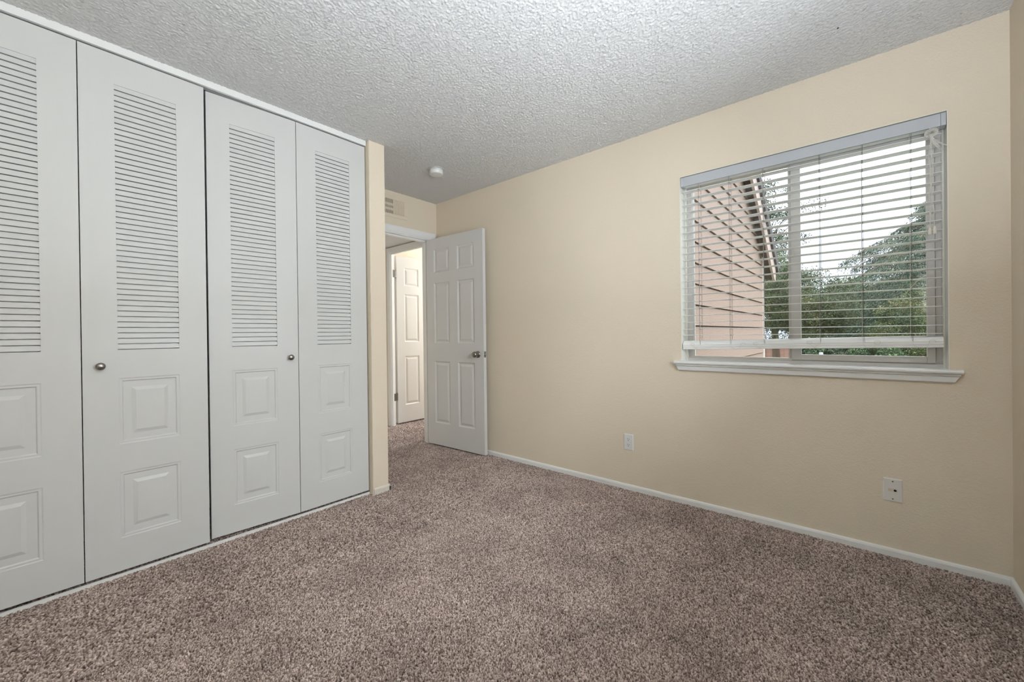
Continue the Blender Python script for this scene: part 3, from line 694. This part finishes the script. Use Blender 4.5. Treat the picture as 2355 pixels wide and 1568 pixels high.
def broad(name, x, y, zc, rx, rz_, label, cols_, n=9000, size=.10, clumps=26, sparse=1.0, gz=-.4):
    e_ = tree_root(name, (x, y, gz), label); zc = zc - gz
    MB().tube([(0, 0, 0), (.05, .05, zc * .6), (0, 0, zc)], [.13, .09, .03], 8).build('trunk', M_bark, e_, smooth=True)
    C = []; br = MB()
    for k in range(clumps):
        d = rng.normal(size=3); d /= np.linalg.norm(d); r = rng.random() ** .45
        c = np.array([d[0] * rx * r, d[1] * rx * r, zc + d[2] * rz_ * r]); cr_ = rx * .30 * rng.uniform(.6, 1.2) * sparse
        m_ = n // clumps; p = rng.normal(size=(m_, 3)); p /= np.linalg.norm(p, axis=1, keepdims=True); p *= (rng.random(m_) ** .5)[:, None] * cr_ * 1.3; p[:, 2] *= .65
        C.append(p + c); br.tube([(0, 0, zc - rz_ * .7), (c[0] * .5, c[1] * .5, (c[2] + zc - rz_ * .6) / 2), tuple(c)], [.03, .012, .003], 5)
    br.build('branches', M_bark, e_, fix=False)
    C = np.concatenate(C); C = C[C[:, 2] > .02]
    V, Fq = quads(C, rng.normal(size=C.shape), size, .55)
    np_mesh('foliage', V, Fq, leaf_mat(name + '_leaves_%d' % int(x * 10), *cols_), e_)
    return e_
def at(px, D):
    return (f2 + r3 * ((px - CX) / F_PX)) * D
GREEN = ((36, 52, 36), (70, 92, 62), (116, 134, 92)); BROWNG = ((38, 48, 32), (68, 82, 52), (112, 106, 68)); OLIVE = ((44, 58, 40), (80, 94, 60), (138, 120, 80)); DARKG = ((30, 46, 34), (56, 76, 54), (92, 108, 74))  # leaf colour sets; the last is a darker green
p = at(2200, 17); cedar(p.x, p.y, 'tall cedar with drooping branches filling the right window pane')
p = at(1852, 10.2); broad('brown_green_tree', p.x, p.y, 1.75, 1.0, .95, 'brownish green tree just right of the window mullion', BROWNG, 36000, .045, 60)
p = at(1742, 15); broad('airy_tree', p.x, p.y, 5.2, 1.75, 2.2, 'sparse airy tree against the sky beside the gable', DARKG, 15000, .060, 70, .62)
p = at(1786, 12.6); broad('leafy_tree', p.x, p.y, 2.15, .95, 1.5, 'dense leafy green tree between the house corner and the mullion', GREEN, 36000, .045, 60)
p = at(2100, 9.8); broad('autumn_tree', p.x, p.y, .95, .85, 1.3, 'yellowish green tree low at the right edge of the window', OLIVE, 30000, .040, 60)
p = at(1960, 31); broad('distant_tree', p.x, p.y, 2.2, 4.2, 2.4, 'dark green tree far behind the middle of the right pane', DARKG, 18000, .22, 44)
for k, (px_, D_, lb, cset) in enumerate(((1776, 8.0, 'small green bush in front of the wooden fence, beside the house corner', GREEN), (1880, 8.6, 'dark bush low behind the window, right of the mullion', DARKG), (2020, 8.0, 'green bush low in the middle of the right pane', GREEN))):
    p = at(px_, D_); b_ = broad('garden_bush', p.x, p.y, .45 if k else .28, (.46, .40, .46)[k] if k else .26, .42 if k else .34, lb, cset, 9000, .055, 22); b_['group'] = 'low bushes outside the window'
# fence
fe = empty('wooden_fence', (0, 0, 0), label='reddish wooden board fence glimpsed low beyond the house corner', cat='fence')
a_ = at(1700, 13.6); b_ = at(1900, 13.6); fe.location = (a_.x, a_.y, -.4); dv = Vector((b_.x - a_.x, b_.y - a_.y, 0)); fe.rotation_euler = (0, 0, math.atan2(dv.y, dv.x))
mb = MB(); n_ = int(dv.length / .15)
for k in range(n_): mb.box(k * .15, k * .15 + .143, 0, .02, 0, 1.05 + .01 * (k % 3))
mb.build('fence_boards', mat('reddish_fence_wood', (168, 132, 118), .8, noise=(6, (140, 108, 96), .2)), fe)
MB().box(0, n_ * .15, .02, .06, .25, .33).box(0, n_ * .15, .02, .06, .8, .88).build('fence_rails', mat('fence_rail_wood', (140, 110, 98), .8), fe)
p = at(1888, 7.4); fp = MB().tube([(0, 0, 0), (0, 0, 1.1)], .03, 12).build('fence_post', mat('grey_post', (178, 184, 190), .5), loc=(p.x, p.y, -.4)); tag(fp, 'pale grey post below the blind in the right pane', 'post')
